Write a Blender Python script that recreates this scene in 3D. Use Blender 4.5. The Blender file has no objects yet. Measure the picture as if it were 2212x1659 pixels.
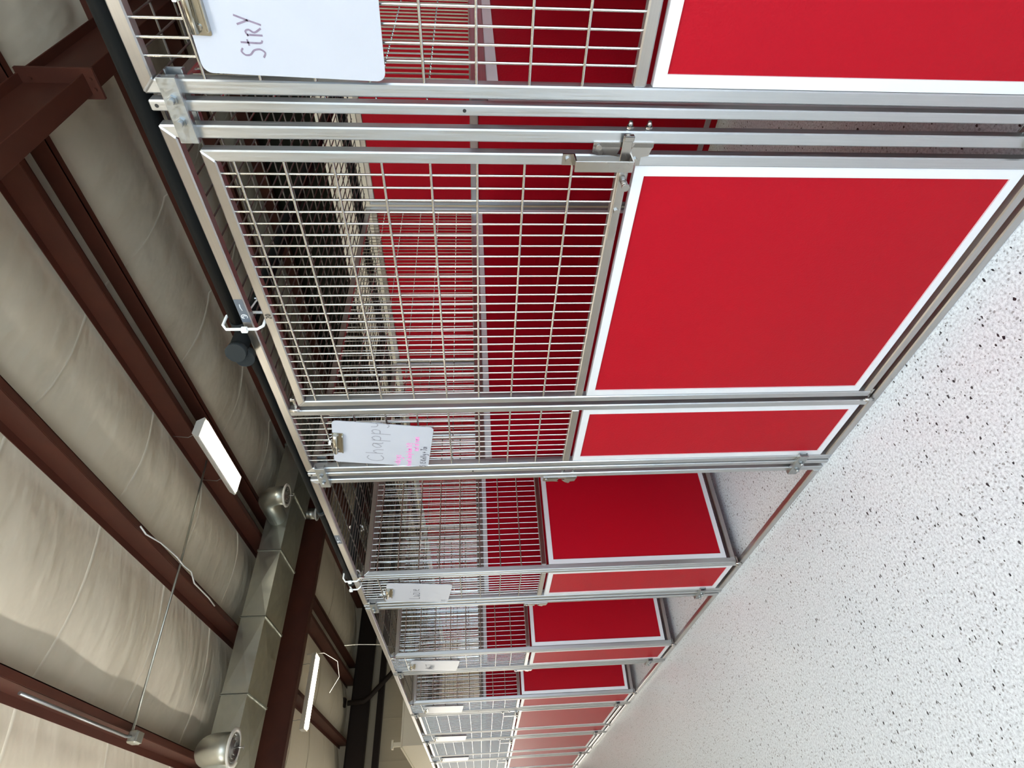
import bpy, bmesh, math, random
from mathutils import Vector, Matrix
random.seed(7)
S = bpy.context.scene
COL = S.collection
PI = math.pi

# ------------------------------------------------------------------ camera
cam_d = bpy.data.cameras.new('camera')
cam_d.sensor_fit = 'HORIZONTAL'; cam_d.sensor_width = 36.0
cam_d.lens = 1211.957 * 36.0 / 2212.0
cam_d.clip_start = 0.02; cam_d.clip_end = 100
cam = bpy.data.objects.new('camera', cam_d); COL.objects.link(cam)
fw = Vector((0.66211, 0.74641, -0.06697)); rt = Vector((0.74723, -0.66437, -0.01628))
fw.normalize(); rt = (rt - fw * rt.dot(fw)).normalized(); up = rt.cross(fw)
# the phone was held upright but the picture lies on its side: the frame's right is the room's down
cx, cy, cz = -up, rt, -fw
cam.matrix_world = Matrix(((cx.x, cy.x, cz.x, -1.08765), (cx.y, cy.y, cz.y, -0.4585),
                           (cx.z, cy.z, cz.z, 1.290), (0, 0, 0, 1)))
S.camera = cam

# ------------------------------------------------------------------ look, world, daylight
S.view_settings.view_transform = 'Standard'
S.view_settings.look = 'None'
S.view_settings.gamma = 1.0
S.view_settings.use_curve_mapping = False
S.view_settings.exposure = 0.0
S.cycles.max_bounces = 8; S.cycles.diffuse_bounces = 5; S.cycles.glossy_bounces = 5
S.cycles.sample_clamp_indirect = 6.0

w = bpy.data.worlds.new('world'); S.world = w; w.use_nodes = True
w.node_tree.nodes['Background'].inputs[0].default_value = (0.62, 0.83, 1.0, 1)
w.node_tree.nodes['Background'].inputs[1].default_value = 1.0

def daylight(name, loc, rot, sx, sy, power, colour):
    d = bpy.data.lights.new(name, 'AREA'); d.shape = 'RECTANGLE'; d.size = sx; d.size_y = sy
    d.energy = power; d.color = colour
    o = bpy.data.objects.new(name, d); COL.objects.link(o)
    o.location = loc; o.rotation_euler = rot
    return o
# daylight: the roll-up door beside and the one behind the photographer, the glazed doors at the
# far end of the aisle; the unseen lamp over the aisle is added to brighten the floor
daylight('daylight_side_door', (-4.93, -2.6, 1.75), (0, -PI/2, 0), 3.3, 4.4, 180, (0.56, 0.79, 1.0))
daylight('daylight_near_door', (-2.4, -5.93, 1.7), (PI/2, 0, 0), 4.0, 3.2, 75, (0.88, 0.94, 1.0))
daylight('added_floor_fill', (-3.2, -2.4, 4.50), (0, 0, 0), 1.8, 4.4, 240, (0.86, 0.94, 1.0))
daylight('daylight_far_door', (-2.3, 15.55, 1.35), (-PI/2, 0, 0), 3.0, 2.5, 110, (1.0, 0.88, 0.70))

sun_d = bpy.data.lights.new('sun', 'SUN'); sun_d.energy = 33.0; sun_d.angle = 0.01; sun_d.color = (1.0, 0.95, 0.88)
sun = bpy.data.objects.new('sun', sun_d); COL.objects.link(sun)      # added sun through the roll-up door; its floor patch brightens the ceiling
sun.rotation_euler = Vector((0.56, 0.10, -0.82)).to_track_quat('-Z', 'Y').to_euler()

# ------------------------------------------------------------------ materials
def new_mat(name):
    m = bpy.data.materials.new(name); m.use_nodes = True
    nt = m.node_tree; b = nt.nodes['Principled BSDF']
    return m, nt, b
def setb(b, col=None, rough=None, metal=None, spec=None, coat=None):
    if col is not None: b.inputs['Base Color'].default_value = (*col, 1)
    if rough is not None: b.inputs['Roughness'].default_value = rough
    if metal is not None: b.inputs['Metallic'].default_value = metal
    if spec is not None: b.inputs['Specular IOR Level'].default_value = spec
    if coat is not None: b.inputs['Coat Weight'].default_value = coat
def N(nt, t, **kw):
    n = nt.nodes.new(t)
    for k, v in kw.items(): setattr(n, k, v)
    return n
def coords(nt, scale=(1, 1, 1), kind='Object'):
    tc = N(nt, 'ShaderNodeTexCoord'); mp = N(nt, 'ShaderNodeMapping')
    mp.inputs['Scale'].default_value = scale
    nt.links.new(tc.outputs[kind], mp.inputs['Vector'])
    return mp.outputs['Vector']
def noise(nt, vec, scale, detail=2.0, rough=0.5):
    n = N(nt, 'ShaderNodeTexNoise')
    n.inputs['Scale'].default_value = scale; n.inputs['Detail'].default_value = detail
    n.inputs['Roughness'].default_value = rough
    nt.links.new(vec, n.inputs['Vector'])
    return n.outputs['Fac']
def ramp(nt, fac, stops):
    r = N(nt, 'ShaderNodeValToRGB')
    els = r.color_ramp.elements
    while len(els) > len(stops): els.remove(els[-1])
    while len(els) < len(stops): els.new(1.0)
    for e, (p, c) in zip(els, stops):
        e.position = p; e.color = (*c, 1) if len(c) == 3 else c
    nt.links.new(fac, r.inputs['Fac'])
    return r.outputs['Color']
def bump(nt, b, height, strength, dist):
    bp = N(nt, 'ShaderNodeBump')
    bp.inputs['Strength'].default_value = strength; bp.inputs['Distance'].default_value = dist
    nt.links.new(height, bp.inputs['Height']); nt.links.new(bp.outputs['Normal'], b.inputs['Normal'])
def mixc(nt, fac, a, bcol):
    m = N(nt, 'ShaderNodeMix', data_type='RGBA')
    for sock, v in ((m.inputs[0], fac), (m.inputs[6], a), (m.inputs[7], bcol)):
        if isinstance(v, (int, float)): sock.default_value = v
        elif isinstance(v, tuple): sock.default_value = (*v, 1)
        else: nt.links.new(v, sock)
    return m.outputs[2]

def metal(name, col, rough, var=0.10, stretch=(90, 90, 2.5), bstr=0.05, brush=None, aniso=0.75):
    m, nt, b = new_mat(name); setb(b, col, rough, 1.0)
    v = coords(nt, stretch); f = noise(nt, v, 3.0, 3.0)
    mr = N(nt, 'ShaderNodeMapRange'); nt.links.new(f, mr.inputs[0])
    mr.inputs[1].default_value = 0.3; mr.inputs[2].default_value = 0.7
    mr.inputs[3].default_value = rough - var; mr.inputs[4].default_value = rough + var
    nt.links.new(mr.outputs[0], b.inputs['Roughness'])
    c2 = tuple(x * 0.86 for x in col)
    nt.links.new(mixc(nt, f, col, c2), b.inputs['Base Color'])
    if bstr: bump(nt, b, f, bstr, 0.001)
    if brush:                                       # brushed along the tube: spread the shine across the grain
        vt = N(nt, 'ShaderNodeVectorTransform', vector_type='VECTOR', convert_from='OBJECT', convert_to='WORLD')
        vt.inputs[0].default_value = brush
        g_ = N(nt, 'ShaderNodeNewGeometry'); cr = N(nt, 'ShaderNodeVectorMath', operation='CROSS_PRODUCT')
        nt.links.new(g_.outputs['True Normal'], cr.inputs[0]); nt.links.new(vt.outputs[0], cr.inputs[1])
        nt.links.new(cr.outputs[0], b.inputs['Tangent']); b.inputs['Anisotropic'].default_value = aniso
    return m
ALU = metal('brushed_aluminium', (0.56, 0.57, 0.58), 0.34, 0.06, brush=(0, 0, 1))
ALU_H = metal('brushed_aluminium_rail', (0.54, 0.53, 0.53), 0.34, 0.06, (90, 2.5, 90), brush=(0, 1, 0))
ALU_X = metal('brushed_aluminium_side_rail', (0.54, 0.53, 0.53), 0.34, 0.06, (2.5, 90, 90), brush=(1, 0, 0))
WIRE = metal('bright_wire', (0.66, 0.65, 0.63), 0.16, 0.03, (30, 30, 30), 0)
ZINC = metal('galvanised_clamp', (0.40, 0.42, 0.43), 0.42, 0.12, (40, 40, 40), 0.1)
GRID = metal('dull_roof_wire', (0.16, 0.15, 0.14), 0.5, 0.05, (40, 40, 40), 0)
STEEL = metal('stainless_hardware', (0.50, 0.48, 0.46), 0.26, 0.02, (5, 5, 5), 0)
DUCT = metal('galvanised_duct', (0.56, 0.58, 0.53), 0.40, 0.08, (3, 3, 3), 0.02)

TRIM, nt, b = new_mat('clear_anodised_trim'); setb(b, (0.80, 0.82, 0.86), 0.42, 0.45)
v = coords(nt, (60, 60, 3)); bump(nt, b, noise(nt, v, 3, 2), 0.05, 0.001)

RED, nt, b = new_mat('red_pebbled_laminate'); setb(b, (0.40, 0.004, 0.012), 0.45, 0.0, 0.13)
v = coords(nt)
f1 = noise(nt, v, 210, 1.5)
bump(nt, b, f1, 0.32, 0.0022)
scr = N(nt, 'ShaderNodeTexNoise'); scr.inputs['Scale'].default_value = 2.2
nt.links.new(coords(nt, (1, 1, 1)), scr.inputs['Vector'])
nt.links.new(mixc(nt, scr.outputs['Fac'], (0.335, 0.0022, 0.009), (0.305, 0.0022, 0.011)), b.inputs['Base Color'])

FLOOR, nt, b = new_mat('flake_epoxy_floor'); setb(b, (0.6, 0.6, 0.62), 0.30, 0.0, 0.5)
v = coords(nt)
base = ramp(nt, noise(nt, v, 130, 3.0, 0.7), [(0.30, (0.34, 0.37, 0.42)), (0.50, (0.62, 0.67, 0.74)), (0.64, (0.74, 0.80, 0.86))])
def chips(nt, vec, scale, share, size, warp):
    """mask of scattered flakes: a random share of Voronoi cells, small blobs at their centres"""
    nz = N(nt, 'ShaderNodeTexNoise'); nz.inputs['Scale'].default_value = warp; nz.inputs['Detail'].default_value = 1
    nt.links.new(vec, nz.inputs['Vector'])
    vm = N(nt, 'ShaderNodeVectorMath', operation='MULTIPLY_ADD')
    nt.links.new(nz.outputs['Color'], vm.inputs[0]); vm.inputs[1].default_value = (0.010, 0.010, 0)
    nt.links.new(vec, vm.inputs[2])
    vo = N(nt, 'ShaderNodeTexVoronoi'); vo.inputs['Scale'].default_value = scale
    nt.links.new(vm.outputs[0], vo.inputs['Vector'])
    sp = N(nt, 'ShaderNodeSeparateColor'); nt.links.new(vo.outputs['Color'], sp.inputs[0])
    a = N(nt, 'ShaderNodeMath', operation='LESS_THAN'); nt.links.new(sp.outputs[0], a.inputs[0]); a.inputs[1].default_value = share
    sz = N(nt, 'ShaderNodeMath', operation='MULTIPLY_ADD'); nt.links.new(sp.outputs[1], sz.inputs[0])
    sz.inputs[1].default_value = size * 0.9; sz.inputs[2].default_value = size * 0.45
    c = N(nt, 'ShaderNodeMath', operation='LESS_THAN'); nt.links.new(vo.outputs['Distance'], c.inputs[0]); nt.links.new(sz.outputs[0], c.inputs[1])
    d = N(nt, 'ShaderNodeMath', operation='MULTIPLY'); nt.links.new(a.outputs[0], d.inputs[0]); nt.links.new(c.outputs[0], d.inputs[1])
    return d.outputs[0]
col = mixc(nt, chips(nt, v, 105, 0.30, 0.30, 60), base, (0.27, 0.28, 0.31))
col = mixc(nt, chips(nt, coords(nt, (1, 1.6, 1)), 62, 0.16, 0.25, 90), col, (0.012, 0.012, 0.018))
nt.links.new(col, b.inputs['Base Color'])
bump(nt, b, noise(nt, v, 26, 3), 0.05, 0.004)

CEIL, nt, b = new_mat('vinyl_faced_insulation'); setb(b, (0.86, 0.775, 0.62), 0.5, 0, 0.35)
bump(nt, b, noise(nt, coords(nt, (1.2, 3.5, 1)), 1.6, 2.5), 0.5, 0.08)
WALLM, nt, b = new_mat('insulated_wall_facing'); setb(b, (0.62, 0.55, 0.42), 0.6, 0, 0.3)
bump(nt, b, noise(nt, coords(nt, (3, 3, 0.8)), 1.5, 2), 0.3, 0.04)
CREAM, nt, b = new_mat('cream_partition_paint'); setb(b, (0.78, 0.73, 0.60), 0.6, 0, 0.3)
bump(nt, b, noise(nt, coords(nt), 60, 2), 0.05, 0.002)
OXIDE, nt, b = new_mat('oxide_red_primer'); setb(b, (0.095, 0.026, 0.014), 0.55, 0, 0.4)
f = noise(nt, coords(nt), 5, 4)
nt.links.new(mixc(nt, f, (0.095, 0.024, 0.012), (0.055, 0.015, 0.009)), b.inputs['Base Color'])
SHADEWALL, nt, b = new_mat('wall_painted_shade'); setb(b, (0.022, 0.022, 0.014), 0.8, 0, 0.2)  # near-black colour puts the gloom of the unlit right side into the wall
DARKFRAME, nt, b = new_mat('dark_brown_wall_frame'); setb(b, (0.020, 0.012, 0.009), 0.6, 0, 0.3)
BLACK, nt, b = new_mat('black_plastic_pipe'); setb(b, (0.004, 0.0045, 0.0045), 0.6, 0, 0.07)
bump(nt, b, noise(nt, coords(nt), 40, 3), 0.08, 0.003)
CAP, nt, b = new_mat('dark_grey_plastic_cap'); setb(b, (0.012, 0.015, 0.016), 0.6, 0, 0.2)
bump(nt, b, noise(nt, coords(nt), 80, 2), 0.1, 0.002)
TIE, nt, b = new_mat('white_nylon'); setb(b, (0.80, 0.80, 0.78), 0.45, 0, 0.5)
bump(nt, b, noise(nt, coords(nt), 200, 1), 0.05, 0.001)
BOARD, nt, b = new_mat('white_gloss_board'); setb(b, (0.82, 0.84, 0.90), 0.32, 0, 0.4)
f = noise(nt, coords(nt), 14, 3)
nt.links.new(mixc(nt, f, (0.425, 0.437, 0.485), (0.395, 0.41, 0.46)), b.inputs['Base Color'])
CLIPM = metal('nickel_clip', (0.52, 0.50, 0.44), 0.22, 0.05, (50, 50, 50), 0)
def ink(name, col):
    m, nt, b = new_mat(name); setb(b, col, 0.6, 0, 0.3)
    f = noise(nt, coords(nt), 120, 2)
    nt.links.new(mixc(nt, f, col, tuple(min(1, c * 1.7 + 0.03) for c in col)), b.inputs['Base Color'])
    return m
INK = ink('black_marker', (0.035, 0.033, 0.045)); INKF = ink('worn_brown_marker', (0.13, 0.10, 0.14)); PINK = ink('pink_marker', (0.85, 0.14, 0.42))
INKG = ink('faint_grey_marker', (0.17, 0.17, 0.19))
STAMP = ink('stamped_black', (0.04, 0.035, 0.03))
LABEL, nt, b = new_mat('dark_foil_label'); setb(b, (0.09, 0.11, 0.14), 0.35, 0.3, 0.5)
LABELW, nt, b = new_mat('pale_label_print'); setb(b, (0.75, 0.78, 0.80), 0.5)
YELLOW, nt, b = new_mat('bare_yellow_insulation'); setb(b, (0.50, 0.33, 0.06), 0.9)
bump(nt, b, noise(nt, coords(nt), 18, 4), 0.6, 0.02)
HOUS, nt, b = new_mat('white_enamel'); setb(b, (0.82, 0.80, 0.74), 0.4)
RUBBER, nt, b = new_mat('dark_gap_black'); setb(b, (0.008, 0.008, 0.008), 0.7)
EMIT = bpy.data.materials.new('lit_diffuser'); EMIT.use_nodes = True
nt = EMIT.node_tree; nt.nodes.clear()
e = nt.nodes.new('ShaderNodeEmission'); e.inputs[0].default_value = (1.0, 0.93, 0.74, 1); e.inputs[1].default_value = 22.0
o_ = nt.nodes.new('ShaderNodeOutputMaterial'); nt.links.new(e.outputs[0], o_.inputs[0])

EMIT_ADDED = EMIT.copy(); EMIT_ADDED.name = 'added_uplight'  # added upward glow that brightens the ceiling
next(n for n in EMIT_ADDED.node_tree.nodes if n.type == 'EMISSION').inputs[1].default_value = 130.0
next(n for n in EMIT_ADDED.node_tree.nodes if n.type == 'EMISSION').inputs[0].default_value = (1.0, 0.97, 0.93, 1)

# ------------------------------------------------------------------ mesh builder
class MB:
    def __init__(self): self.bm = bmesh.new(); self.smooth = []
    def box(self, x0, x1, y0, y1, z0, z1, b=0.0, M=None):
        if b <= 0:
            vs = [self.bm.verts.new((x, y, z)) for x in (x0, x1) for y in (y0, y1) for z in (z0, z1)]
            for q in ((0, 1, 3, 2), (4, 6, 7, 5), (0, 4, 5, 1), (2, 3, 7, 6), (0, 2, 6, 4), (1, 5, 7, 3)):
                self.bm.faces.new([vs[i] for i in q])
        else:
            b = min(b, (x1 - x0) * .45, (y1 - y0) * .45, (z1 - z0) * .45)
            vs = []
            for x, sx in ((x0, 1), (x1, -1)):
                for y, sy in ((y0, 1), (y1, -1)):
                    for z, sz in ((z0, 1), (z1, -1)):
                        for p in ((x, y + sy * b, z + sz * b), (x + sx * b, y, z + sz * b), (x + sx * b, y + sy * b, z)):
                            vs.append(self.bm.verts.new(p))
            bmesh.ops.convex_hull(self.bm, input=vs)
        if M is not None:
            for v_ in vs: v_.co = M @ v_.co
        return self
    def rod(self, p0, p1, r, n=8, cap=True, r1=None):
        p0, p1 = Vector(p0), Vector(p1); r1 = r if r1 is None else r1
        d = (p1 - p0).normalized()
        a = d.cross(Vector((0, 0, 1)) if abs(d.z) < .9 else Vector((1, 0, 0))).normalized(); c = d.cross(a)
        A = []; B = []
        for i in range(n):
            t = 2 * PI * i / n; o = a * math.cos(t) + c * math.sin(t)
            A.append(self.bm.verts.new(p0 + o * r)); B.append(self.bm.verts.new(p1 + o * r1))
        for i in range(n):
            f = self.bm.faces.new((A[i], A[(i + 1) % n], B[(i + 1) % n], B[i])); f.smooth = n > 6
        if cap: self.bm.faces.new(A[::-1]); self.bm.faces.new(B)
        return self
    def tube(self, pts, r, n=8, closed=False):
        pts = [Vector(p) for p in pts]; L = len(pts); rings = []; prev = None
        for i, p in enumerate(pts):
            q0 = pts[(i - 1) % L] if closed else pts[max(i - 1, 0)]
            q1 = pts[(i + 1) % L] if closed else pts[min(i + 1, L - 1)]
            d = (q1 - q0).normalized()
            if prev is None:
                a = d.cross(Vector((0, 0, 1)) if abs(d.z) < .9 else Vector((1, 0, 0))).normalized()
            else:
                a = (prev - d * prev.dot(d)).normalized()
            prev = a; c = d.cross(a)
            rr = r(i / (L - 1)) if callable(r) else r
            rings.append([self.bm.verts.new(p + (a * math.cos(2 * PI * k / n) + c * math.sin(2 * PI * k / n)) * rr) for k in range(n)])
        for i in range(L if closed else L - 1):
            A, B = rings[i], rings[(i + 1) % L]
            for k in range(n):
                f = self.bm.faces.new((A[k], A[(k + 1) % n], B[(k + 1) % n], B[k])); f.smooth = True
        if not closed: self.bm.faces.new(rings[0][::-1]); self.bm.faces.new(rings[-1])
        return self
    def prism(self, poly, axis, t0, t1):
        """poly: list of 2-D points; axis 0/1/2 = extrusion axis, the other two in order"""
        def P(p, t):
            q = [p[0], p[1]]; q.insert(axis, t); return q
        A = [self.bm.verts.new(P(p, t0)) for p in poly]; B = [self.bm.verts.new(P(p, t1)) for p in poly]
        n = len(poly)
        self.bm.faces.new(A[::-1]); self.bm.faces.new(B)
        for i in range(n): self.bm.faces.new((A[i], A[(i + 1) % n], B[(i + 1) % n], B[i]))
        return self
    def lathe(self, prof, M, n=28):
        rings = []
        for r, z in prof:
            rings.append([self.bm.verts.new(M @ Vector((r * math.cos(2 * PI * k / n), r * math.sin(2 * PI * k / n), z))) for k in range(n)])
        for A, B in zip(rings, rings[1:]):
            for k in range(n):
                f = self.bm.faces.new((A[k], A[(k + 1) % n], B[(k + 1) % n], B[k])); f.smooth = True
        return self
    def grid(self, P):
        V = [[self.bm.verts.new(p) for p in row] for row in P]
        for i in range(len(V) - 1):
            for j in range(len(V[0]) - 1):
                f = self.bm.faces.new((V[i][j], V[i + 1][j], V[i + 1][j + 1], V[i][j + 1])); f.smooth = True
        return self
    def mitre(self, pts, x0, x1, b=.0028):
        """bar with mitred ends: pts = four (y, z) corners, extruded in x, edges softened"""
        f0 = set(self.bm.edges)
        self.prism(pts, 0, x0, x1)
        es = [e for e in self.bm.edges if e not in f0]
        bmesh.ops.bevel(self.bm, geom=es, offset=b, segments=1, affect='EDGES', profile=0.5)
        return self
    def build(self, name, mat, parent=None):
        bmesh.ops.recalc_face_normals(self.bm, faces=self.bm.faces)
        me = bpy.data.meshes.new(name); self.bm.to_mesh(me); self.bm.free()
        me.materials.append(mat)
        o = bpy.data.objects.new(name, me); COL.objects.link(o)
        if parent is not None: o.parent = parent
        return o

def tag(o, label=None, cat=None, group=None, kind=None):
    if label: o['label'] = label
    if cat: o['category'] = cat
    if group: o['group'] = group
    if kind: o['kind'] = kind
    return o
def thing(name, label, cat, loc=(0, 0, 0), rotz=0.0, group=None):
    o = bpy.data.objects.new(name, None); COL.objects.link(o)
    o.empty_display_size = 0.1
    o.location = loc; o.rotation_euler = (0, 0, rotz)
    return tag(o, label, cat, group)
def dup(root, loc, label, rotz=None, group=None):
    r = root.copy(); COL.objects.link(r); r.location = loc
    if rotz is not None: r.rotation_euler = (0, 0, rotz)
    r['label'] = label
    if group: r['group'] = group
    for ch in list(root.children):
        c = ch.copy(); COL.objects.link(c); c.parent = r
        for g in list(ch.children):
            d = g.copy(); COL.objects.link(d); d.parent = c
    return r

# ------------------------------------------------------------------ the building
XL, XR, YN, YF, ZC = -5.0, 7.9, -6.0, 15.6, 4.66
def struct(mb, name, mat): return tag(mb.build(name, mat), kind='structure')
struct(MB().box(XL, XR, YN, YF, -0.10, 0.0), 'floor', FLOOR)
SEAM0, SEAMD = 0.25, 1.37
PURL = [-4.05, -2.66, -1.28, 0.12, 1.57, 2.88, 3.30, 4.85, 6.10, 7.40]
# ceiling: vinyl blanket sagging between purlins and pinched at its taped seams
xs = []
edges = [XL] + PURL + [XR]
for a, c in zip(edges, edges[1:]):
    n = 8 if c - a > 0.8 else 3
    xs += [a + (c - a) * i / n for i in range(n)]
xs.append(XR)
def sag(x, y):
    for a, c in zip(edges, edges[1:]):
        if a <= x <= c: t = (x - a) / (c - a); wd = c - a; break
    s = 4 * t * (1 - t) * 0.13 * min(1, wd)
    ph = ((y - SEAM0) / SEAMD) % 1.0
    s *= 0.72 + 0.28 * math.sin(PI * ph)
    s += 0.018 * math.sin(3.1 * x + 1.7 * y) * math.sin(2.3 * y - 0.8 * x) * 4 * t * (1 - t)
    return ZC + 0.06 - s
ny = 100
ys = [YN + (YF - YN) * i / ny for i in range(ny + 1)]
mb = MB().grid([[(x, y, sag(x, y)) for y in ys] for x in xs])
k = math.ceil((YN - SEAM0) / SEAMD)
while SEAM0 + k * SEAMD < YF:                                   # the folded tabs of the taped seams
    y = SEAM0 + k * SEAMD
    P = [[], [], []]
    for x in xs:
        zz = sag(x, y)
        P[0].append((x, y - 0.009, zz + 0.004)); P[1].append((x, y - 0.001, zz - 0.022)); P[2].append((x, y + 0.008, zz + 0.004))
    mb.grid(P); k += 1
struct(mb, 'ceiling', CEIL)
struct(MB().box(XL, XR, YN, YF, ZC + 0.12, ZC + 0.2), 'roof', WALLM)
# walls; the left one and the near one have the daylight openings, the far one glazed doors
mb = MB().box(XL - .1, XL, YN, -4.85, 0, ZC + .1).box(XL - .1, XL, -4.85, -.35, 3.45, ZC + .1).box(XL - .1, XL, -4.85, -.35, -.1, 0)
mb.box(XL - .1, XL, -.35, YF, 0, ZC + .1)
struct(mb, 'wall_left', WALLM)
struct(MB().box(XL, -4.45, YN - .1, YN, 0, ZC + .1).box(-.35, XR, YN - .1, YN, 0, ZC + .1).box(-4.45, -.35, YN - .1, YN, 3.35, ZC + .1), 'wall_near', WALLM)
struct(MB().box(XR, XR + .1, YN, YF, 0, ZC + .1), 'wall_right', SHADEWALL)
mb = MB().box(XL, -3.85, YF, YF + .1, 0, ZC + .1).box(-.75, XR, YF, YF + .1, 0, ZC + .1).box(-3.85, -.75, YF, YF + .1, 2.65, ZC + .1)
for x in (1.2, 2.1, 3.0, 4.2):                                   # facing laps of the far wall
    mb.box(x, x + .02, YF - .012, YF, 0, ZC)
struct(mb, 'wall_far', WALLM)
# cream inner rooms behind the kennel row
struct(MB().box(3.60, 3.70, -3.0, 10.0, 0, 2.50).box(3.57, 3.73, -3.0, 10.0, 2.50, 2.53), 'wall_inner_right', CREAM)
struct(MB().box(0.60, 3.70, 10.0, 10.1, 0, 2.52).box(0.60, 0.70, 10.1, 13.0, 0, 2.52), 'wall_inner_far', CREAM)
struct(MB().box(0.575, 0.725, 9.975, 13.0, 2.52, 2.545).box(0.725, 3.70, 9.975, 10.125, 2.52, 2.545)
       .box(0.60, 0.66, 10.02, 10.08, 2.545, 2.66).box(0.57, 0.69, 9.99, 10.11, 2.66, 2.69), 'trim_1', CREAM)
struct(MB().box(1.40, 3.4, 10.6, 10.72, 2.0, 2.62), 'trim_2', YELLOW)

# purlins
def purlin(x, label, flip=1):
    mb = MB()
    mb.box(x - .004, x + .004, YN + .05, YF - .05, ZC - .205, ZC)
    mb.box(min(x, x + flip * .065), max(x, x + flip * .065), YN + .05, YF - .05, ZC - .210, ZC - .203)
    mb.box(min(x + flip * .058, x + flip * .065), max(x + flip * .058, x + flip * .065), YN + .05, YF - .05, ZC - .210, ZC - .188)
    mb.box(min(x, x - flip * .065), max(x, x - flip * .065), YN + .05, YF - .05, ZC - .006, ZC)
    tag(mb.build('purlin', OXIDE), label, 'roof beam', 'oxide red purlins under the insulation')
PL = {0.12: 'oxide red purlin with conduit and junction box, furthest out over the aisle',
      1.57: 'oxide red purlin with a loose white cable along it',
      2.88: 'oxide red ridge purlin on the aisle side, above the slim light over the kennels',
      3.30: 'oxide red ridge purlin beyond the first, close beside its twin',
      4.85: 'oxide red purlin seen through roof mesh, next past the twin ridge purlins',
      6.10: 'oxide red purlin seen through roof mesh, second past the ridge pair',
      7.40: 'oxide red purlin seen through roof mesh, third past the ridge pair'}
for x, l in PL.items(): purlin(x, l, 1 if x < 3.1 else -1)
# rafters: I sections across the building
def rafter(y0, label, splice=None, OXIDE=OXIDE):
    r = thing('rafter', label, 'steel beam', (0, y0, 4.0))
    MB().box(XL + .02, XR - .02, .066, .074, .012, .438).build('web', OXIDE, r)
    MB().box(XL + .02, XR - .02, 0, .14, 0, .012, .003).build('bottom_flange', OXIDE, r)
    MB().box(XL + .02, XR - .02, 0, .14, .438, .450, .003).build('top_flange', OXIDE, r)
    if splice:
        mb = MB().box(splice - .014, splice - .001, -.035, .175, -.07, .455, .003)
        mb.box(splice + .001, splice + .014, -.035, .175, -.07, .455, .003)
        mb.build('splice_plate', OXIDE, r)
        for yy in (.035, .105):
            for zz in (-.035, .06, .37):
                MB().rod((splice - .03, yy, zz), (splice + .03, yy, zz), .013, 6).build('bolt', OXIDE, r)
    return r
rafter(1.155, 'oxide red steel rafter with bolted ridge splice, nearest overhead', 3.34)
rafter(8.86, 'oxide red steel rafter right behind the square duct')
rafter(15.22, 'dark steel rafter at the far end wall', None, DARKFRAME)  # darker colour carries the far rafter's shade in place of oxide red
# far wall framing
g = MB().box(-.7, XR - .05, YF - .20, YF - .012, 3.70, 3.84).build('wall_girt', DARKFRAME)
tag(g, 'dark horizontal girt on the tan far end wall', 'wall beam')
g = MB().tube([(2.38, 15.08, 4.5), (2.40, 15.08, 4.12), (2.50, 15.08, 3.98), (3.0, 15.08, 3.5), (4.6, 15.08, 2.2)], .06, 8).build('brace_pipe', DARKFRAME)
tag(g, 'black bent pipe running diagonally down the far end wall', 'pipe')
g = MB().box(2.3, 2.5, 15.02, 15.18, 4.55, 4.65, .01).build('conduit_box', DARKFRAME)
tag(g, 'small black box on the far rafter above the bent pipe', 'box')

# duct and its round diffusers
d = thing('air_duct', 'square galvanised air duct crossing under the roof in front of the rafter', 'duct', (0, 7.25, 4.10))
jx = [-1.1, -.15, .80, 1.72, 2.65, 3.58, 4.5, 5.4]
D0, D1, H0, H1 = 0, .80, 0, .31
for a, c in zip(jx, jx[1:]):
    mb = MB(); a += .004; c -= .004; q = .014; mx = (a + c) / 2
    def cross(A, B, C, Dd, mid):
        vs = [mb.bm.verts.new(p) for p in (A, B, C, Dd, mid)]
        for i in range(4): mb.bm.faces.new((vs[i], vs[(i + 1) % 4], vs[4]))
    cross((a, D0, H0), (c, D0, H0), (c, D1, H0), (a, D1, H0), (mx, (D0 + D1) / 2, H0 - q * 1.6))
    cross((a, D0, H0), (a, D0, H1), (c, D0, H1), (c, D0, H0), (mx, D0 - q, (H0 + H1) / 2))
    cross((a, D1, H0), (c, D1, H0), (c, D1, H1), (a, D1, H1), (mx, D1 + q, (H0 + H1) / 2))
    cross((a, D0, H1), (a, D1, H1), (c, D1, H1), (c, D0, H1), (mx, (D0 + D1) / 2, H1 + q))
    mb.build('duct_section', DUCT, d)
for x in jx[1:-1]:
    mb = MB()
    for s in (-.012, .006):
        mb.box(x + s, x + s + .006, D0 - .012, D0, H0 - .012, H1 + .012).box(x + s, x + s + .006, D1, D1 + .012, H0 - .012, H1 + .012)
        mb.box(x + s, x + s + .006, D0, D1, H0 - .012, H0).box(x + s, x + s + .006, D0, D1, H1, H1 + .012)
    mb.build('duct_joint', DUCT, d)
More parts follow.
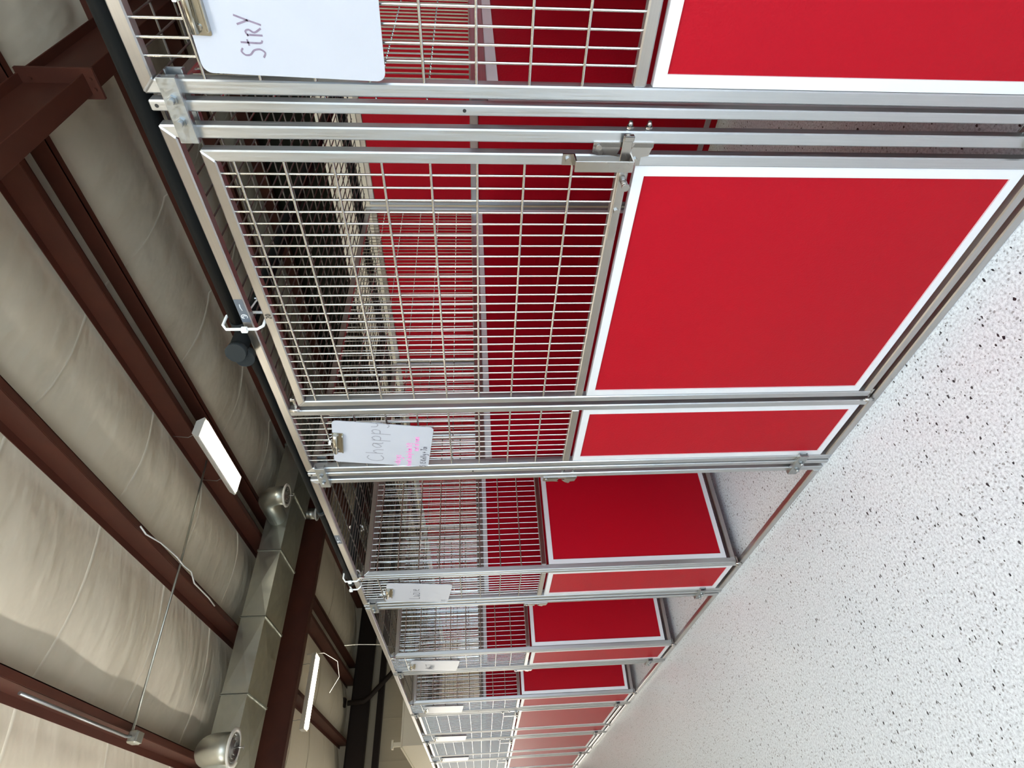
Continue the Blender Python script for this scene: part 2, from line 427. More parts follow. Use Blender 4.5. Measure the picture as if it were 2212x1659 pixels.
def diffuser(loc, ydir, R, label, reach):
    """elbow off the duct side, turning down to a round louvred face"""
    t = thing('air_diffuser', label, 'air vent', loc, 0, 'round diffusers on the duct')
    r = R * .80; pts = [(0, ydir * -reach, .30)]
    for i in range(9):
        a = PI / 2 * i / 8
        pts.append((0, ydir * (-.18 + .18 * math.sin(a)) , .12 + .18 * math.cos(a)))
    pts.append((0, 0, .02))
    MB().tube(pts, r, 24).build('elbow', DUCT, t)
    M = Matrix.Identity(4)
    MB().lathe([(r, .03), (R * 1.02, .012), (R, -.004), (R * .80, -.006), (R * .76, .02)], M).build('face_ring', HOUS, t)
    for k, rr in enumerate((.62, .45, .27)):
        MB().lathe([(R * rr, .03), (R * (rr + .11), -.006 - .008 * k), (R * rr + .004, .033)], M).build('louvre_cone', ALU, t)
    MB().rod((0, 0, .02), (0, 0, -.10), .006, 8).rod((-.02, 0, -.10), (.02, 0, -.10), .004, 6).build('damper_stem', ALU, t)
    MB().lathe([(.001, .05), (R * .76, .05)], M).build('inner_shade_disc', RUBBER, t)  # black disc standing in for the shade inside the diffuser
    return t
diffuser((.13, 6.62, 3.88), -1, .185, 'large round diffuser on an elbow, lower end of the duct', .64)
diffuser((3.16, 6.62, 3.95), -1, .165, 'round diffuser on an elbow over the near side of the duct', .64)
diffuser((3.86, 8.42, 4.04), 1, .12, 'small round diffuser on the far side of the duct above the black pipe', .38)

# ceiling lights
def light_fixture(cx_, cy_, z, along_y, label, uplight=False):
    t = thing('ceiling_light', label, 'ceiling light', (cx_, cy_, z), 0 if along_y else -PI / 2, 'strip lights under the purlins')
    L, W2 = .61, .135
    mb = MB().prism([(-W2, 0), (-W2 + .05, .075), (W2 - .05, .075), (W2, 0), (W2 - .012, 0), (W2 - .012, -.012), (-W2 + .012, -.012), (-W2 + .012, 0)], 1, -L, L)
    mb.build('housing', HOUS, t)
    MB().box(-W2 + .025, W2 - .025, -L + .03, L - .03, -.030, -.0125, .008).build('diffuser', EMIT, t)
    mb = MB()
    for s in (-1, 1): mb.tube([(0, s * .45, .07), (.02, s * .45, .14), (-.02, s * .45, .19), (0, s * .45, 1.30 if uplight else .36)], .004, 6)
    mb.build('hanging_wire', ALU, t)
    if uplight: MB().box(-.06, .06, -L + .05, L - .05, .0755, .079).build('added_glow_slot', EMIT_ADDED, t)
    return t
light_fixture(2.82, 5.18, 4.28, True, 'lit strip light under the twin ridge purlins, nearer of the two')
light_fixture(1.65, 10.78, 4.28, False, 'lit strip light beyond the duct and rafter, farther of the two')
for y, l in ((-.2, 'added unseen pendant light brightening the ceiling, nearest the camera'), (3.0, 'added unseen pendant light brightening the ceiling, middle one'),
             (6.1, 'added unseen pendant light brightening the ceiling, farthest from the camera')):
    light_fixture(-1.9, y, 3.35, True, l, True)  # added out-of-frame fixtures, their upward glow lifts the ceiling

# cables, conduit, rod on the roof
c = MB().tube([(1.60, 4.50, 4.44), (1.58, 4.62, 4.435), (1.60, 4.84, 4.40), (1.63, 5.05, 4.42), (1.66, 5.29, 4.44), (1.62, 5.42, 4.41), (1.62, 5.58, 4.39),
               (1.56, 5.74, 4.40), (1.57, 6.0, 4.41), (1.58, 6.22, 4.42), (1.58, 6.47, 4.44)], .008, 6).build('cable', TIE)
tag(c, 'loose white cable snaking along a purlin', 'cable')
r = MB().tube([(2.86, 5.27, 4.48), (1.6, 5.39, 4.43), (.10, 5.56, 4.43)], .011, 6).build('sag_rod', DUCT)
tag(r, 'thin dark rod crossing between purlins near the junction box', 'rod')
cb = thing('junction_box', 'grey junction box on the aisle purlin', 'electrical box', (.07, 5.56, 4.39))
MB().box(-.05, .05, -.06, .06, -.04, .04, .012).build('box', DUCT, cb)
MB().box(-.042, .042, -.052, .052, -.048, -.040, .003).build('cover', DUCT, cb)
MB().tube([(0, -.06, .01), (-.01, -.12, .02), (0, -.35, .05), (0, -1.6, .05)], .013, 8).build('conduit', ZINC, cb)
c = MB().tube([(2.30, 10.9, 4.50), (2.33, 10.95, 4.2), (2.2, 11.05, 3.95), (1.95, 11.15, 3.9), (1.7, 11.2, 4.05)], .007, 6).build('cable', TIE)
tag(c, 'pale cable hanging in a loop beside the farther strip light', 'cable')
c = MB().tube([(2.46, 11.0, 3.85), (2.47, 11.0, 3.6), (2.45, 11.0, 3.2), (2.2, 10.6, 2.55)], .007, 6).build('cable', TIE)
tag(c, 'pale cable drooping from the ceiling towards the kennel tops', 'cable')

# ------------------------------------------------------------------ kennels
W = 1.2315
Y1 = -0.010                      # centre line of the divider between the first two kennels in the frame
NM = 8                           # kennels, nearest first
B = 0.0030                       # tube corner radius
def yk(k): return Y1 + (k - 1) * W
WY = [.117 + .0287 * i for i in range(26)]
HZ = [1.757, 1.661, 1.565, 1.469, 1.372, 1.277, 1.180, 1.082]
NTH = ['first', 'second', 'third', 'fourth', 'fifth', 'sixth', 'seventh']
ORD = ['kennel cut by the upper frame edge', 'nearest full kennel', 'second full kennel', 'third full kennel', 'fourth full kennel',
       'fifth full kennel', 'sixth full kennel', 'last kennel of the row']

def mesh_wires(y0, y1, z0, z1, ylist, zlist, x, rv=.0026, rh=.0028):
    mb = MB()
    for y in ylist:
        if y0 + .006 < y < y1 - .006: mb.rod((x, y, z0), (x, y, z1), rv, 8, False)
    for z in zlist: mb.rod((x - rv - rh + .0008, y0, z), (x - rv - rh + .0008, y1, z), rh, 8, False)
    return mb
def trim_frame(y0, y1, z0, z1, x0, x1, wd):
    mb = MB()
    def quad(pts):
        """mitred strip: outer edge, inner edge, extruded in x with a soft front edge"""
        A = [mb.bm.verts.new((x0, *p)) for p in pts]; Bv = [mb.bm.verts.new((x1, *p)) for p in pts]
        mb.bm.faces.new(A[::-1]); mb.bm.faces.new(Bv)
        for i in range(4): mb.bm.faces.new((A[i], A[(i + 1) % 4], Bv[(i + 1) % 4], Bv[i]))
    o = [(y0, z0), (y1, z0), (y1, z1), (y0, z1)]; i_ = [(y0 + wd, z0 + wd), (y1 - wd, z0 + wd), (y1 - wd, z1 - wd), (y0 + wd, z1 - wd)]
    for k in range(4):
        a, c = k, (k + 1) % 4; e = .0004
        quad([o[a], o[c], i_[c], i_[a]])
    bmesh.ops.remove_doubles(mb.bm, verts=mb.bm.verts, dist=1e-5)
    return mb

# --- front: door frame and fixed mesh-and-panel section in one welded frame
def make_kennel():
    t = thing('dog_kennel', '', 'dog kennel')
    MB().mitre([(.036, 0), (.061, 0), (.061, 1.845), (.036, 1.870)], 0, .025).build('post', ALU, t)
    MB().mitre([(W - .0375, 0), (W - .0125, 0), (W - .0125, 1.870), (W - .0375, 1.845)], 0, .025).build('post', ALU, t)
    MB().box(0, .025, .884, .909, .025, 1.846, B).build('post', ALU, t)
    MB().mitre([(.036, 1.870), (.061, 1.845), (W - .0375, 1.845), (W - .0125, 1.870)], 0, .025).build('top_rail', ALU_H, t)
    MB().box(0.0005, .0245, .061, W - .0375, 0.0, .026, B).build('floor_rail', ALU_H, t)
    MB().box(.001, .024, .909, W - .0375, .9625, .9865, B).build('mid_rail', ALU_H, t)
    mesh_wires(.909, W - .0375, .98, 1.85, [.930 + .0287 * i for i in range(10)], HZ, .010).build('wire_mesh', WIRE, t)
    MB().box(.007, .017, .925, W - .054, .060, .935).build('red_panel', RED, t)
    trim_frame(.910, W - .0385, .0444, .9494, .0035, .0205, .0225).build('panel_trim', TRIM, t)
    KP = lambda P: [(.061 + (a_ - .061) * .85 if a_ > .061 else a_, b_) for a_, b_ in P]
    k = MB().prism(KP([(.062, 1.046), (.058, 1.030), (.058, .993), (.070, .990), (.075, .9925), (.084, .996), (.089, .990), (.0895, .9925), (.0875, 1.001),
                    (.086, 1.012), (.086, 1.035), (.080, 1.047)]), 0, -.0035, 0.0)
    k.prism(KP([(.058, .962), (.058, .924), (.066, .924), (.072, .927), (.0875, .930), (.0905, .945), (.0905, .947), (.100, .948), (.1025, .953), (.094, .966), (.078, .978), (.074, .978), (.076, .970)]), 0, -.0035, 0.0)
    k.box(-.0035, .0, .056, .066, .924, 1.046)
    k = k.build('latch_keeper', STEEL, t)
    MB().rod((-.008, .066, 1.035), (-.0035, .066, 1.035), .006, 10).build('bolt', STEEL, k)
    for z in (.975, .937): MB().rod((.012, .0345, z), (.012, .030, z), .0075, 6).rod((.012, .030, z), (.012, .020, z), .006, 12, True, .0035).build('cap_nut', STEEL, k)
    make_door(t); make_back(t); make_roof(t)
    return t
# --- door, origin on the hinge line, extends towards -y
HY = .8655
def make_door(root):
    R, Lf = .0835 - HY, -.0005
    t = MB().mitre([(R, .042), (R + .0235, .042), (R + .0235, 1.7895), (R, 1.813)], 0, .025).mitre([(Lf - .0235, .042), (Lf, .042), (Lf, 1.813), (Lf - .0235, 1.7895)], 0, .025).box(.003, .022, R + .01, Lf - .01, .046, .060).build('door', ALU, root)
    MB().mitre([(R, 1.813), (R + .0235, 1.7895), (Lf - .0235, 1.7895), (Lf, 1.813)], 0, .025).build('top_rail', ALU_H, t)
    MB().box(.0005, .0245, R + .0235, Lf - .0235, .0425, .0665, B).build('bottom_rail', ALU_H, t)
    MB().box(.001, .024, R + .0235, Lf - .0235, .9625, .9865, B).build('mid_rail', ALU_H, t)
    t.location = (0, HY, 0)
    mesh_wires(R + .0235, Lf - .0235, .98, 1.795, [y - HY for y in [.107 + .0287 * i for i in range(1, 26)]], HZ, .010).build('wire_mesh', WIRE, t)
    MB().box(.007, .017, R + .04, Lf - .04, .10, .935).build('red_panel', RED, t)
    trim_frame(R + .0245, Lf - .0245, .0844, .9501, .0035, .0205, .0225).build('panel_trim', TRIM, t)
    h = MB()
    y0, y1 = R - .002, R + .021
    h.box(-.003, 0, y0, y1, .945, .967).box(-.003, 0, y0, y1, 1.080, 1.105)
    h.box(-.030, -.0015, y0, y1, .964, .967).box(-.030, -.0015, y0, y1, 1.080, 1.083)
    h.box(-.033, -.030, y0, y1, .964, 1.083, .001)
    h.box(-.012, -.009, y0 - .042, y0 + .010, .970, .990, .001).box(-.020, -.009, y0 - .045, y0 - .042, .970, .990, .001).box(-.020, -.017, y0 - .045, y0 - .034, .970, .990, .001)
    hb = h
    for z in (.956, 1.093): MB.rod(hb, (-.009, (y0 + y1) / 2, z), (-.003, (y0 + y1) / 2, z), .0065, 6)
    h.build('latch_handle', STEEL, t)
    p = MB().box(-.0035, .001, R + .020, R + .20, .9655, .9835, .001)
    p.rod((-.0035, .134 - HY, .974), (-.034, .134 - HY, .974), .0068, 14).rod((-.034, .134 - HY, .974), (-.040, .134 - HY, .974), .0078, 14)
    p.rod((-.0035, .2085 - HY, .974), (-.009, .2085 - HY, .974), .0065, 6)
    p.build('lever_bar', STEEL, t)
    for z in (1.822, .036):
        hg = MB().box(.004, .021, -.030, .016, z - .004, z + .004, .001).rod((-.006, .008, z - .014), (-.006, .008, z + .016), .0058, 12).box(-.006, .006, .003, .013, z - .004, z + .004)
        hg.rod((.012, -.020, z - .002), (.012, -.020, z + .011), .006, 6)
        hg.build('hinge', STEEL, t)
    return t
# --- divider between kennels: red below, wire above
DX = 1.705
def make_divider():
    t = thing('kennel_divider', '', 'kennel divider')
    a, c = -.0098, .0098
    MB().box(-.003, .022, a, c, 0, 1.868, .0025).build('post', ALU, t)
    MB().box(DX - .025, DX, a, c, 0, 1.868, .0025).build('post', ALU, t)
    MB().box(.022, DX - .025, a, c, 1.836, 1.862, .0025).build('top_rail', ALU_X, t)
    MB().box(.022, DX - .025, a, c, 1.255, 1.290, .0025).build('mid_rail', ALU_X, t)
    MB().box(.022, DX - .025, a, c, 0, .030, .0025).build('floor_rail', ALU_X, t)
    MB().box(.022, DX - .025, -.004, .004, .045, 1.245).build('red_panel', RED, t)
    mb = MB()
    for x in [.055 + .0287 * i for i in range(57)]: mb.rod((x, -.002, 1.285), (x, -.002, 1.84), .0021, 6, False)
    for z in (1.757, 1.661, 1.565, 1.469, 1.372): mb.rod((.02, .002, z), (DX - .02, .002, z), .0021, 6, False)
    mb.build('wire_mesh', WIRE, t)
    mb = MB()
    for z0_, z1_ in ((.030, .055), (1.232, 1.255)): mb.box(.022, DX - .025, -.0075, .0075, z0_, z1_)
    mb.box(.022, .045, -.0075, .0075, .055, 1.232).box(DX - .048, DX - .025, -.0075, .0075, .055, 1.232)
    mb.build('panel_trim', TRIM, t)
    for z in (1.30, 1.855): MB().rod((-.0034, 0, z), (-.0028, 0, z), .0035, 10).build('screw', RUBBER, t)
    return t
def make_back(root):
    a, c = .014, W - .014; X = 1.712
    t = MB().box(X, X + .025, a, a + .025, 0, 1.842, B).box(X, X + .025, c - .025, c, 0, 1.842, B) \
        .box(X, X + .025, a + .02, c - .02, 1.812, 1.842, B).box(X - .002, X + .025, a + .02, c - .02, 1.250, 1.292, B) \
        .box(X, X + .025, a + .02, c - .02, .080, .108, B).build('back_frame', ALU_H, root)
    MB().box(X + .006, X + .018, a + .025, c - .025, 1.292, 1.812).build('upper_panel', RED, t)
    MB().box(X + .006, X + .018, a + .025, c - .025, .108, 1.250).build('lower_panel', RED, t)
    MB().box(X + .006, X + .018, a + .025, c - .025, .046, .080).build('kick_strip', RED, t)
def make_roof(root):
    mb = MB(); z = 1.8665
    n = 25
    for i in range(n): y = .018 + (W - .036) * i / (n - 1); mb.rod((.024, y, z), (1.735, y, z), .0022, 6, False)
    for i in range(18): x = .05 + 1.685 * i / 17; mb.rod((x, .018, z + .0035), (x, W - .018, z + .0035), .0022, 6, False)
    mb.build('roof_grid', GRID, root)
kennel = make_kennel(); divider = make_divider()
OPEN = {2: 86, 3: 85, 4: 84}
KL = ['red and aluminium kennel cut off by the upper frame edge, holding the closest clipboard',
      'nearest full kennel, door latched, holding the clipboard with pink notes',
      'kennel with open door, nearest of three, its clipboard bearing a short black name',
      'kennel with open door, middle of three, its clipboard bearing a scribbled name',
      'kennel with open door, farthest of three, its clipboard blank-looking',
      'closed kennel next past the three open doors',
      'closed kennel second past the three open doors',
      'closed kennel last in the row, at the far end']
for k in range(NM):
    if k == 0: r = kennel; r.location = (0, yk(k) - .007, 0); r['label'] = KL[0]; r['group'] = 'dog kennels in the row'
    else: r = dup(kennel, (0, yk(k), 0), KL[k])
    for ch in r.children:
        if ch.name.split('.')[0] == 'door':
            ch.rotation_euler = (0, 0, math.radians(OPEN.get(k, 0)))
            if k in OPEN: ch['label'] = 'door swung open into the kennel'
for k in range(NM + 1):
    y = yk(k)
    if k == 0: lab = 'kennel divider out of frame above the closest kennel'
    elif k == NM: lab = 'kennel divider closing the far end of the last kennel'
    else: lab = 'kennel divider of red panel and wire, %s away from the camera' % NTH[k - 1]
    if k == 0: divider.location = (0, y - .007, 0); divider['label'] = lab; divider['group'] = 'kennel dividers'
    else: dup(divider, (0, y, 0), lab)

# zinc clamps joining post, divider and post, high and low
def make_clamp():
    t = thing('post_clamp', '', 'clamp')
    y0, y1, h = -.052, .064, .0165
    mb = MB().box(-.014, -.011, y0, y1, -h, h, .0006).box(-.011, .003, y0, y1, h - .003, h, .0006).box(-.011, .003, y0, y1, -h, -h + .003, .0006)
    mb.build('front_channel', ZINC, t)
    MB().box(.037, .040, y0, y1, -h, h, .0006).box(.026, .037, y0, y1, h - .003, h, .0006).box(.026, .037, y0, y1, -h, -h + .003, .0006).build('rear_channel', ZINC, t)
    for y in (-.0155, .0235):
        MB().rod((-.014, y, 0), (-.0185, y, 0), .0085, 6).rod((-.0185, y, 0), (-.028, y, 0), .0055, 10).build('bolt', ZINC, t)
    return t
clamp = make_clamp()
first = True
for k in range(1, NM):
    for z, wd in ((1.817, 'upper'), (.115, 'lower')):
        lab = 'zinc clamp with two bolts at the %s of the %s divider post from the camera' % ('top' if wd == 'upper' else 'foot', NTH[k - 1])
        if first: clamp.location = (0, yk(k), z); clamp['label'] = lab; clamp['group'] = 'zinc post clamps'; first = False
        else: dup(clamp, (0, yk(k), z), lab)

# ------------------------------------------------------------------ handwriting: a small stroke alphabet (x right, y up, x-height 0.6)
GL = {
 'S': [[(.5, .9), (.3, 1), (.08, .85), (.12, .62), (.42, .45), (.5, .2), (.3, 0), (.0, .1)]],
 'T': [[(0, .95), (.55, 1)], [(.3, 1), (.25, 0)]], 'R': [[(.1, 0), (.1, .62)], [(.02, .6), (.3, .68), (.42, .5), (.2, .32), (.5, 0)]],
 'A': [[(0, 0), (.25, .8), (.5, 0)], [(.1, .35), (.42, .35)]], 'Y': [[(0, .95), (.25, .5)], [(.5, 1), (.25, .5), (.02, 0)]],
 'C': [[(.55, .85), (.35, 1), (.1, .8), (0, .4), (.15, .05), (.4, 0), (.6, .15)]], 'L': [[(.05, 1), (.05, 0), (.5, .06)]],
 'K': [[(.05, 1), (.05, 0)], [(.45, .9), (.07, .45), (.5, 0)]], 'a': [[(.45, .55), (.25, .62), (.02, .35), (.15, .02), (.4, .3), (.45, .6), (.45, .1), (.55, 0)]],
 'c': [[(.42, .5), (.2, .6), (.02, .3), (.18, .02), (.45, .1)]], 'd': [[(.42, .45), (.2, .58), (.02, .28), (.15, .02), (.38, .2), (.42, 1), (.44, .05)]],
 'e': [[(.03, .3), (.4, .36), (.3, .6), (.08, .45), (.08, .12), (.42, .06)]], 'f': [[(.42, .95), (.25, 1), (.16, .7), (.14, -.1)], [(0, .55), (.36, .56)]],
 'g': [[(.42, .5), (.2, .6), (.03, .32), (.18, .05), (.4, .3), (.43, .58), (.4, -.25), (.2, -.38), (.0, -.25)]],
 'h': [[(.05, 1), (.05, 0)], [(.05, .35), (.25, .6), (.4, .42), (.42, 0)]], 'i': [[(.1, .6), (.1, 0)], [(.1, .82), (.12, .86)]],
 'l': [[(.1, 1), (.1, 0)]], 'm': [[(.03, .6), (.05, 0)], [(.05, .4), (.2, .6), (.28, .4), (.28, 0)], [(.28, .4), (.45, .6), (.52, .4), (.54, 0)]],
 'n': [[(.05, .6), (.05, 0)], [(.05, .38), (.25, .6), (.4, .42), (.42, 0)]], 'o': [[(.25, .6), (.04, .42), (.06, .1), (.25, 0), (.42, .2), (.42, .45), (.25, .6)]],
 'p': [[(.05, .6), (.05, -.45)], [(.05, .4), (.28, .62), (.46, .42), (.38, .1), (.06, .12)]], 'r': [[(.05, .6), (.05, 0)], [(.05, .35), (.2, .58), (.38, .55)]],
 's': [[(.38, .52), (.18, .6), (.06, .46), (.32, .22), (.3, .04), (.02, .05)]], 't': [[(.18, .95), (.16, .1), (.34, .02)], [(0, .62), (.36, .64)]],
 'u': [[(.04, .6), (.06, .1), (.25, 0), (.4, .25), (.42, .6), (.44, 0)]], 'y': [[(.04, .6), (.08, .28), (.25, .2), (.42, .32)], [(.44, .62), (.42, -.2), (.25, -.42), (.05, -.3)]],
 'z': [[(.03, .58), (.42, .58), (.05, .02), (.45, .04)]], '5': [[(.45, .95), (.1, .95), (.08, .6), (.35, .6), (.45, .3), (.25, 0), (0, .1)]],
 '1': [[(.1, .85), (.22, 1), (.2, 0)]], '.': [[(.06, .02), (.1, .04)]], '+': [[(.25, .65), (.25, .1)], [(.02, .38), (.48, .38)]], ' ': [],
 '2': [[(.02, .8), (.22, 1), (.42, .8), (.3, .45), (0, 0), (.48, .02)]], '0': [[(.25, 1), (.02, .6), (.1, .1), (.28, 0), (.45, .4), (.4, .85), (.25, 1)]],
 'N': [[(0, 0), (.05, .95), (.4, .1), (.45, 1)]], '-': [[(.05, .3), (.35, .32)]]}
def writing(items, x, parent, mat, name, wd=.0022, seed=1):
    """items: (text, u0, v0, height[, slope]); u runs to the reader's right (room -y), v up"""
    rnd = random.Random(seed); mb = MB()
    for it in items:
        text, u, v, h = it[:4]; sl = it[4] if len(it) > 4 else 0.0; adv = it[5] if len(it) > 5 else 1.0
        u0 = u
        for ch in text:
            g = GL.get(ch, []); wid = .30
            for st in g:
                pts = [(u + p[0] * h * adv, v + (u - u0) * sl + p[1] * h + rnd.uniform(-.02, .02) * h) for p in st]
                q = []                                  # round the stroke off
                for a, c in zip(pts, pts[1:]): q += [a, ((a[0] * 2 + c[0]) / 3, (a[1] * 2 + c[1]) / 3), ((a[0] + 2 * c[0]) / 3, (a[1] + 2 * c[1]) / 3)]
                q.append(pts[-1])
                if len(q) > 6: q = [q[0]] + [((q[i - 1][0] + q[i][0] * 2 + q[i + 1][0]) / 4, (q[i - 1][1] + q[i][1] * 2 + q[i + 1][1]) / 4) for i in range(1, len(q) - 1)] + [q[-1]]
                A = []; Bv = []
                for i, p in enumerate(q):
                    p0 = q[max(i - 1, 0)]; p1 = q[min(i + 1, len(q) - 1)]
                    dx, dy = p1[0] - p0[0], p1[1] - p0[1]; L = math.hypot(dx, dy) or 1
                    nx, ny_ = -dy / L * wd / 2, dx / L * wd / 2
                    A.append(mb.bm.verts.new((x, -(p[0] + nx), p[1] + ny_))); Bv.append(mb.bm.verts.new((x, -(p[0] - nx), p[1] - ny_)))
                for i in range(len(q) - 1): mb.bm.faces.new((A[i], A[i + 1], Bv[i + 1], Bv[i]))
                wid = max(wid, max(p[0] for p in st))
            u += (wid + .16) * h * adv if ch != ' ' else .35 * h * adv
    return mb.build(name, mat, parent)

# ------------------------------------------------------------------ clipboards
def rounded(w2, h2, r, n=5):
    P = []
    for cx_, cy_, a0 in ((w2 - r, h2 - r, 0), (-w2 + r, h2 - r, PI / 2), (-w2 + r, -h2 + r, PI), (w2 - r, -h2 + r, 3 * PI / 2)):
        for i in range(n + 1):
            a = a0 + PI / 2 * i / n; P.append((cx_ + r * math.cos(a), cy_ + r * math.sin(a)))
    return P
def make_board():
    t = thing('clipboard', '', 'clipboard')
    MB().prism(rounded(.1105, .155, .015), 0, -.0015, .0015).build('board', BOARD, t)
    c = MB().prism(rounded(.052, .017, .003, 2), 0, -.004, -.0016)
    c.bm.verts.ensure_lookup_table()
    for v_ in c.bm.verts: v_.co.z += .139
    c.tube([(-.009, -.048, .146), (-.009, .048, .146)], .007, 10)
    c.box(-.012, -.0016, -.045, .045, .122, .126, .001)
    c = c.build('clip', CLIPM, t)
    mb = MB()
    for s in (-.040, .040): mb.rod((-.004, s, .139), (-.0075, s, .139), .0045, 10)
    mb.build('rivet', STEEL, c)
    MB().tube([(-.004, 0, .150), (.004, .006, .165), (.014, .002, .172), (.016, -.004, .160), (.006, -.006, .152)], .0016, 6, True).box(-.010, .0, -.007, .005, .160, .167, .001).build('zip_tie', TIE, t)
    return t
board = make_board()
boards = {0: (-.1765, 1.590, 1.7), 1: (1.0430, 1.589, 8.7), 2: (2.285, 1.580, 9.0), 3: (3.515, 1.580, 8.0), 4: (4.75, 1.583, 5.0), 5: (5.98, 1.583, 5.0), 6: (7.21, 1.583, 5.0)}
BL = {0: 'white clipboard reading STRAY, closest and cut by the upper frame edge', 1: 'tilted white clipboard with a long grey name and pink notes',
      2: 'tilted white clipboard with the short black name Luzie', 3: 'white clipboard with a scribbled grey name, smallest legible one',
      4: 'blank-looking white clipboard on the first grey-meshed front past the open doors', 5: 'blank-looking white clipboard, middle of the last three',
      6: 'blank-looking white clipboard farthest down the row'}
bo = {}
for k, (y, z, tilt) in boards.items():
    if k == 0: o = board; o.location = (-.0095, y, z); o['label'] = BL[0]; o['group'] = 'clipboards on the kennel fronts'
    else: o = dup(board, (-.0095, y, z), BL[k])
    o.rotation_euler = (math.radians(tilt), 0, 0)
    bo[k] = o
XT = -.0019
writing([('StRY', -.0815, .043, .040, -.06, .66)], XT, bo[0], INKF, 'name_writing', .0030, 3)
writing([('o', .008, -.042, .014)], XT, bo[0], INKG, 'small_mark', .0022, 3)
writing([('Chappy', -.092, -.005, .056, .05, 1.0)], XT, bo[1], INKG, 'name_writing', .0032, 4)
writing([('-dogs', -.112, -.062, .026, .0, .9), ('treats help him lift', -.112, -.098, .018, .04, .72), ('out of runs', -.020, -.116, .019, .03, .72)], XT, bo[1], PINK, 'pink_notes', .0022, 5)
writing([('5.15 Kelly + Toi', -.110, -.146, .020, .03, .72)], XT, bo[1], INK, 'black_notes', .0024, 6)
writing([('Luzie', -.072, -.012, .052, .08, .85)], XT, bo[2], INK, 'name_writing', .0038, 7)
writing([('5.15', -.108, -.140, .020, .0, .8)], XT, bo[2], INKG, 'small_note', .0022, 8)
writing([('NhuT', -.070, -.005, .060, .05, .8), ('NhT', -.065, .0, .050, .1, .9)], XT, bo[3], INKG, 'name_writing', .0045, 9)

# marks on the top rails
def rail_mark(y, z, x, parent_label, text, h):
    o = writing([(text, 0, 0, h)], 0, None, STAMP, 'stamped_number', .0028, 2)
    o.location = (x, y, z); tag(o, parent_label, 'stamped number')
rail_mark(.506, 1.794, -.0006, 'stamped black 20 on the top rail of the latched door nearest', '20', .013)
lb = thing('rail_label', 'small dark foil label with pale swirl on the nearest full kennel top rail', 'label', (-.0006, .480, 1.8575))
MB().box(-.0004, .0004, -.036, .036, -.0105, .0105).build('plate', LABEL, lb)
mb = MB()
for rr, a0, a1, oy in ((.0072, .7, 5.4, .018), (.004, .2, 4.0, .019)):
    pts = [(-.0008, oy + rr * math.cos(a0 + (a1 - a0) * i / 12), rr * math.sin(a0 + (a1 - a0) * i / 12)) for i in range(13)]
    mb.tube(pts, .0008, 6)
mb.tube([(-.0008, -.002, -.001), (-.0008, -.012, .001), (-.0008, -.022, 0)], .0009, 6)
mb.build('print', LABELW, lb)
dup(lb, (-.0006, .480 + W, 1.8575), 'small dark foil label with pale swirl on the second full kennel top rail')

# ------------------------------------------------------------------ black pipes on the kennel tops and their ties
ZP = 1.8805
p = thing('water_pipe', 'thick black plastic pipe along the front top edge of the nearest kennels', 'pipe', (.030, 0, 1.8915))
MB().tube([(0, -2.5, 0), (0, -1.2, 0), (.001, -.3, .001), (0, .25, 0), (0, .545, 0)], .0205, 20).build('pipe', BLACK, p)
MB().rod((-.0, .535, 0), (-.0, .560, 0), .0225, 20).build('coupling', CAP, p)
p = thing('water_pipe', 'thick black pipe running back over the nearest full kennel, its end capped', 'pipe', (0, .585, 1.8935))
MB().tube([(-.030, 0, 0), (.4, .002, 0), (1.0, .004, 0), (1.62, .006, 0)], .0225, 20).build('pipe', BLACK, p)
MB().rod((-.048, -.006, 0), (-.030, 0, 0), .0255, 20).build('end_cap', CAP, p)
p = thing('water_pipe', 'thinner black pipe along the front top edge past the two capped ends', 'pipe', (.014, .612, 1.8855))
MB().tube([(-.030, 0, 0), (-.006, .045, 0), (0, .12, 0), (0, .8, 0), (.001, 1.2, .001), (0, 1.55, .002)], .0125, 16).build('pipe', BLACK, p)
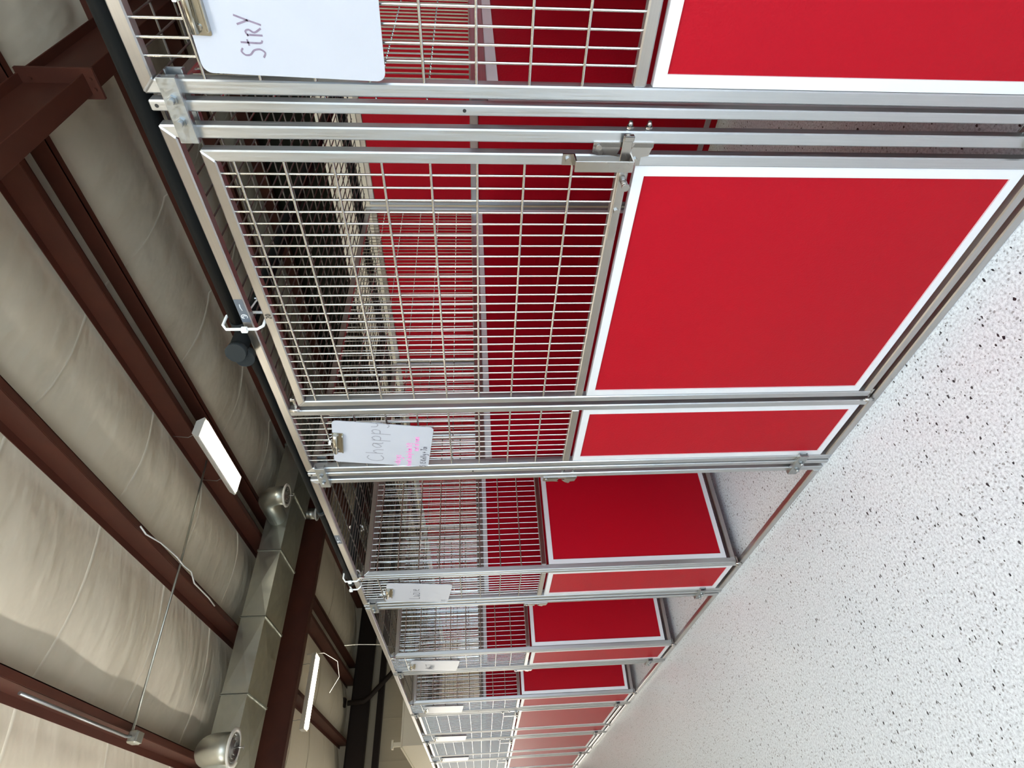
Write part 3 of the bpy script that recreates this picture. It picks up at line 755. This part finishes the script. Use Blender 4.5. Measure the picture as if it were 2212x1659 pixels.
MB().rod((-.056, -.006, -.006), (-.030, 0, 0), .0235, 20).build('end_cap', CAP, p)
MB().rod((0, 1.545, .002), (-.004, 1.572, .002), .0165, 16).build('end_cap', CAP, p)
MB().rod((0, .88, 0), (0, .90, 0), .0155, 16).build('coupling', CAP, p)
p = thing('water_pipe', 'thick black pipe running back over the second full kennel, held by a white tie', 'pipe', (0, 2.165, ZP + .020))
MB().tube([(.06, 0, 0), (.5, .0, 0), (1.0, .0, 0), (1.62, .0, 0)], .0245, 20).build('pipe', BLACK, p)
MB().rod((.035, -.0, 0), (.06, 0, 0), .030, 20).build('end_cap', CAP, p)
p = thing('water_pipe', 'black pipe along the rear top edge of the row', 'pipe', (1.715, 0, ZP + .024))
MB().tube([(0, -1.2, 0), (0, .6, 0), (0, 3.0, 0), (0, 6.0, 0), (0, 8.6, 0)], .023, 16).build('pipe', BLACK, p)

def tie(loc, label, h=.075, wd=.062, tail=True, rot=0):
    t = thing('cable_tie', label, 'cable tie', loc, rot, 'white nylon ties on the pipes')
    z1, z0 = .030, .030 - h
    pts = [(-.006, 0, z1 - .012), (.010, 0, z1), (wd - .018, 0, z1), (wd - .004, 0, z1 - .012), (wd - .004, 0, z0 + .010), (wd - .016, 0, z0), (.006, 0, z0), (-.006, 0, z0 + .012)]
    MB().tube(pts, .0038, 8, True).build('strap', TIE, t)
    MB().box(-.016, -.003, -.008, .006, z0 + .034, z0 + .050, .002).build('lock_head', TIE, t)
    if tail: MB().tube([(.06, 0, -.02), (.085, -.012, -.035), (.080, -.03, -.05), (.06, -.045, -.05)], .0022, 6).build('tail', TIE, t)
    return t
tie((-.006, .530, 1.8915), 'white tie round the thick pipe and rail beside the two caps', .100, .062)
tie((-.006, 2.110, 1.880), 'white tie round the thin pipe just before its capped end', .075, .050, False)
tie((-.006, 2.205, 1.866), 'small white tie round the top rail just past the thin pipe end', .050, .040, False)
tie((.30, 2.165, ZP + .020), 'white loop tie round the pipe over the second full kennel', .062, .06, False, PI / 2)
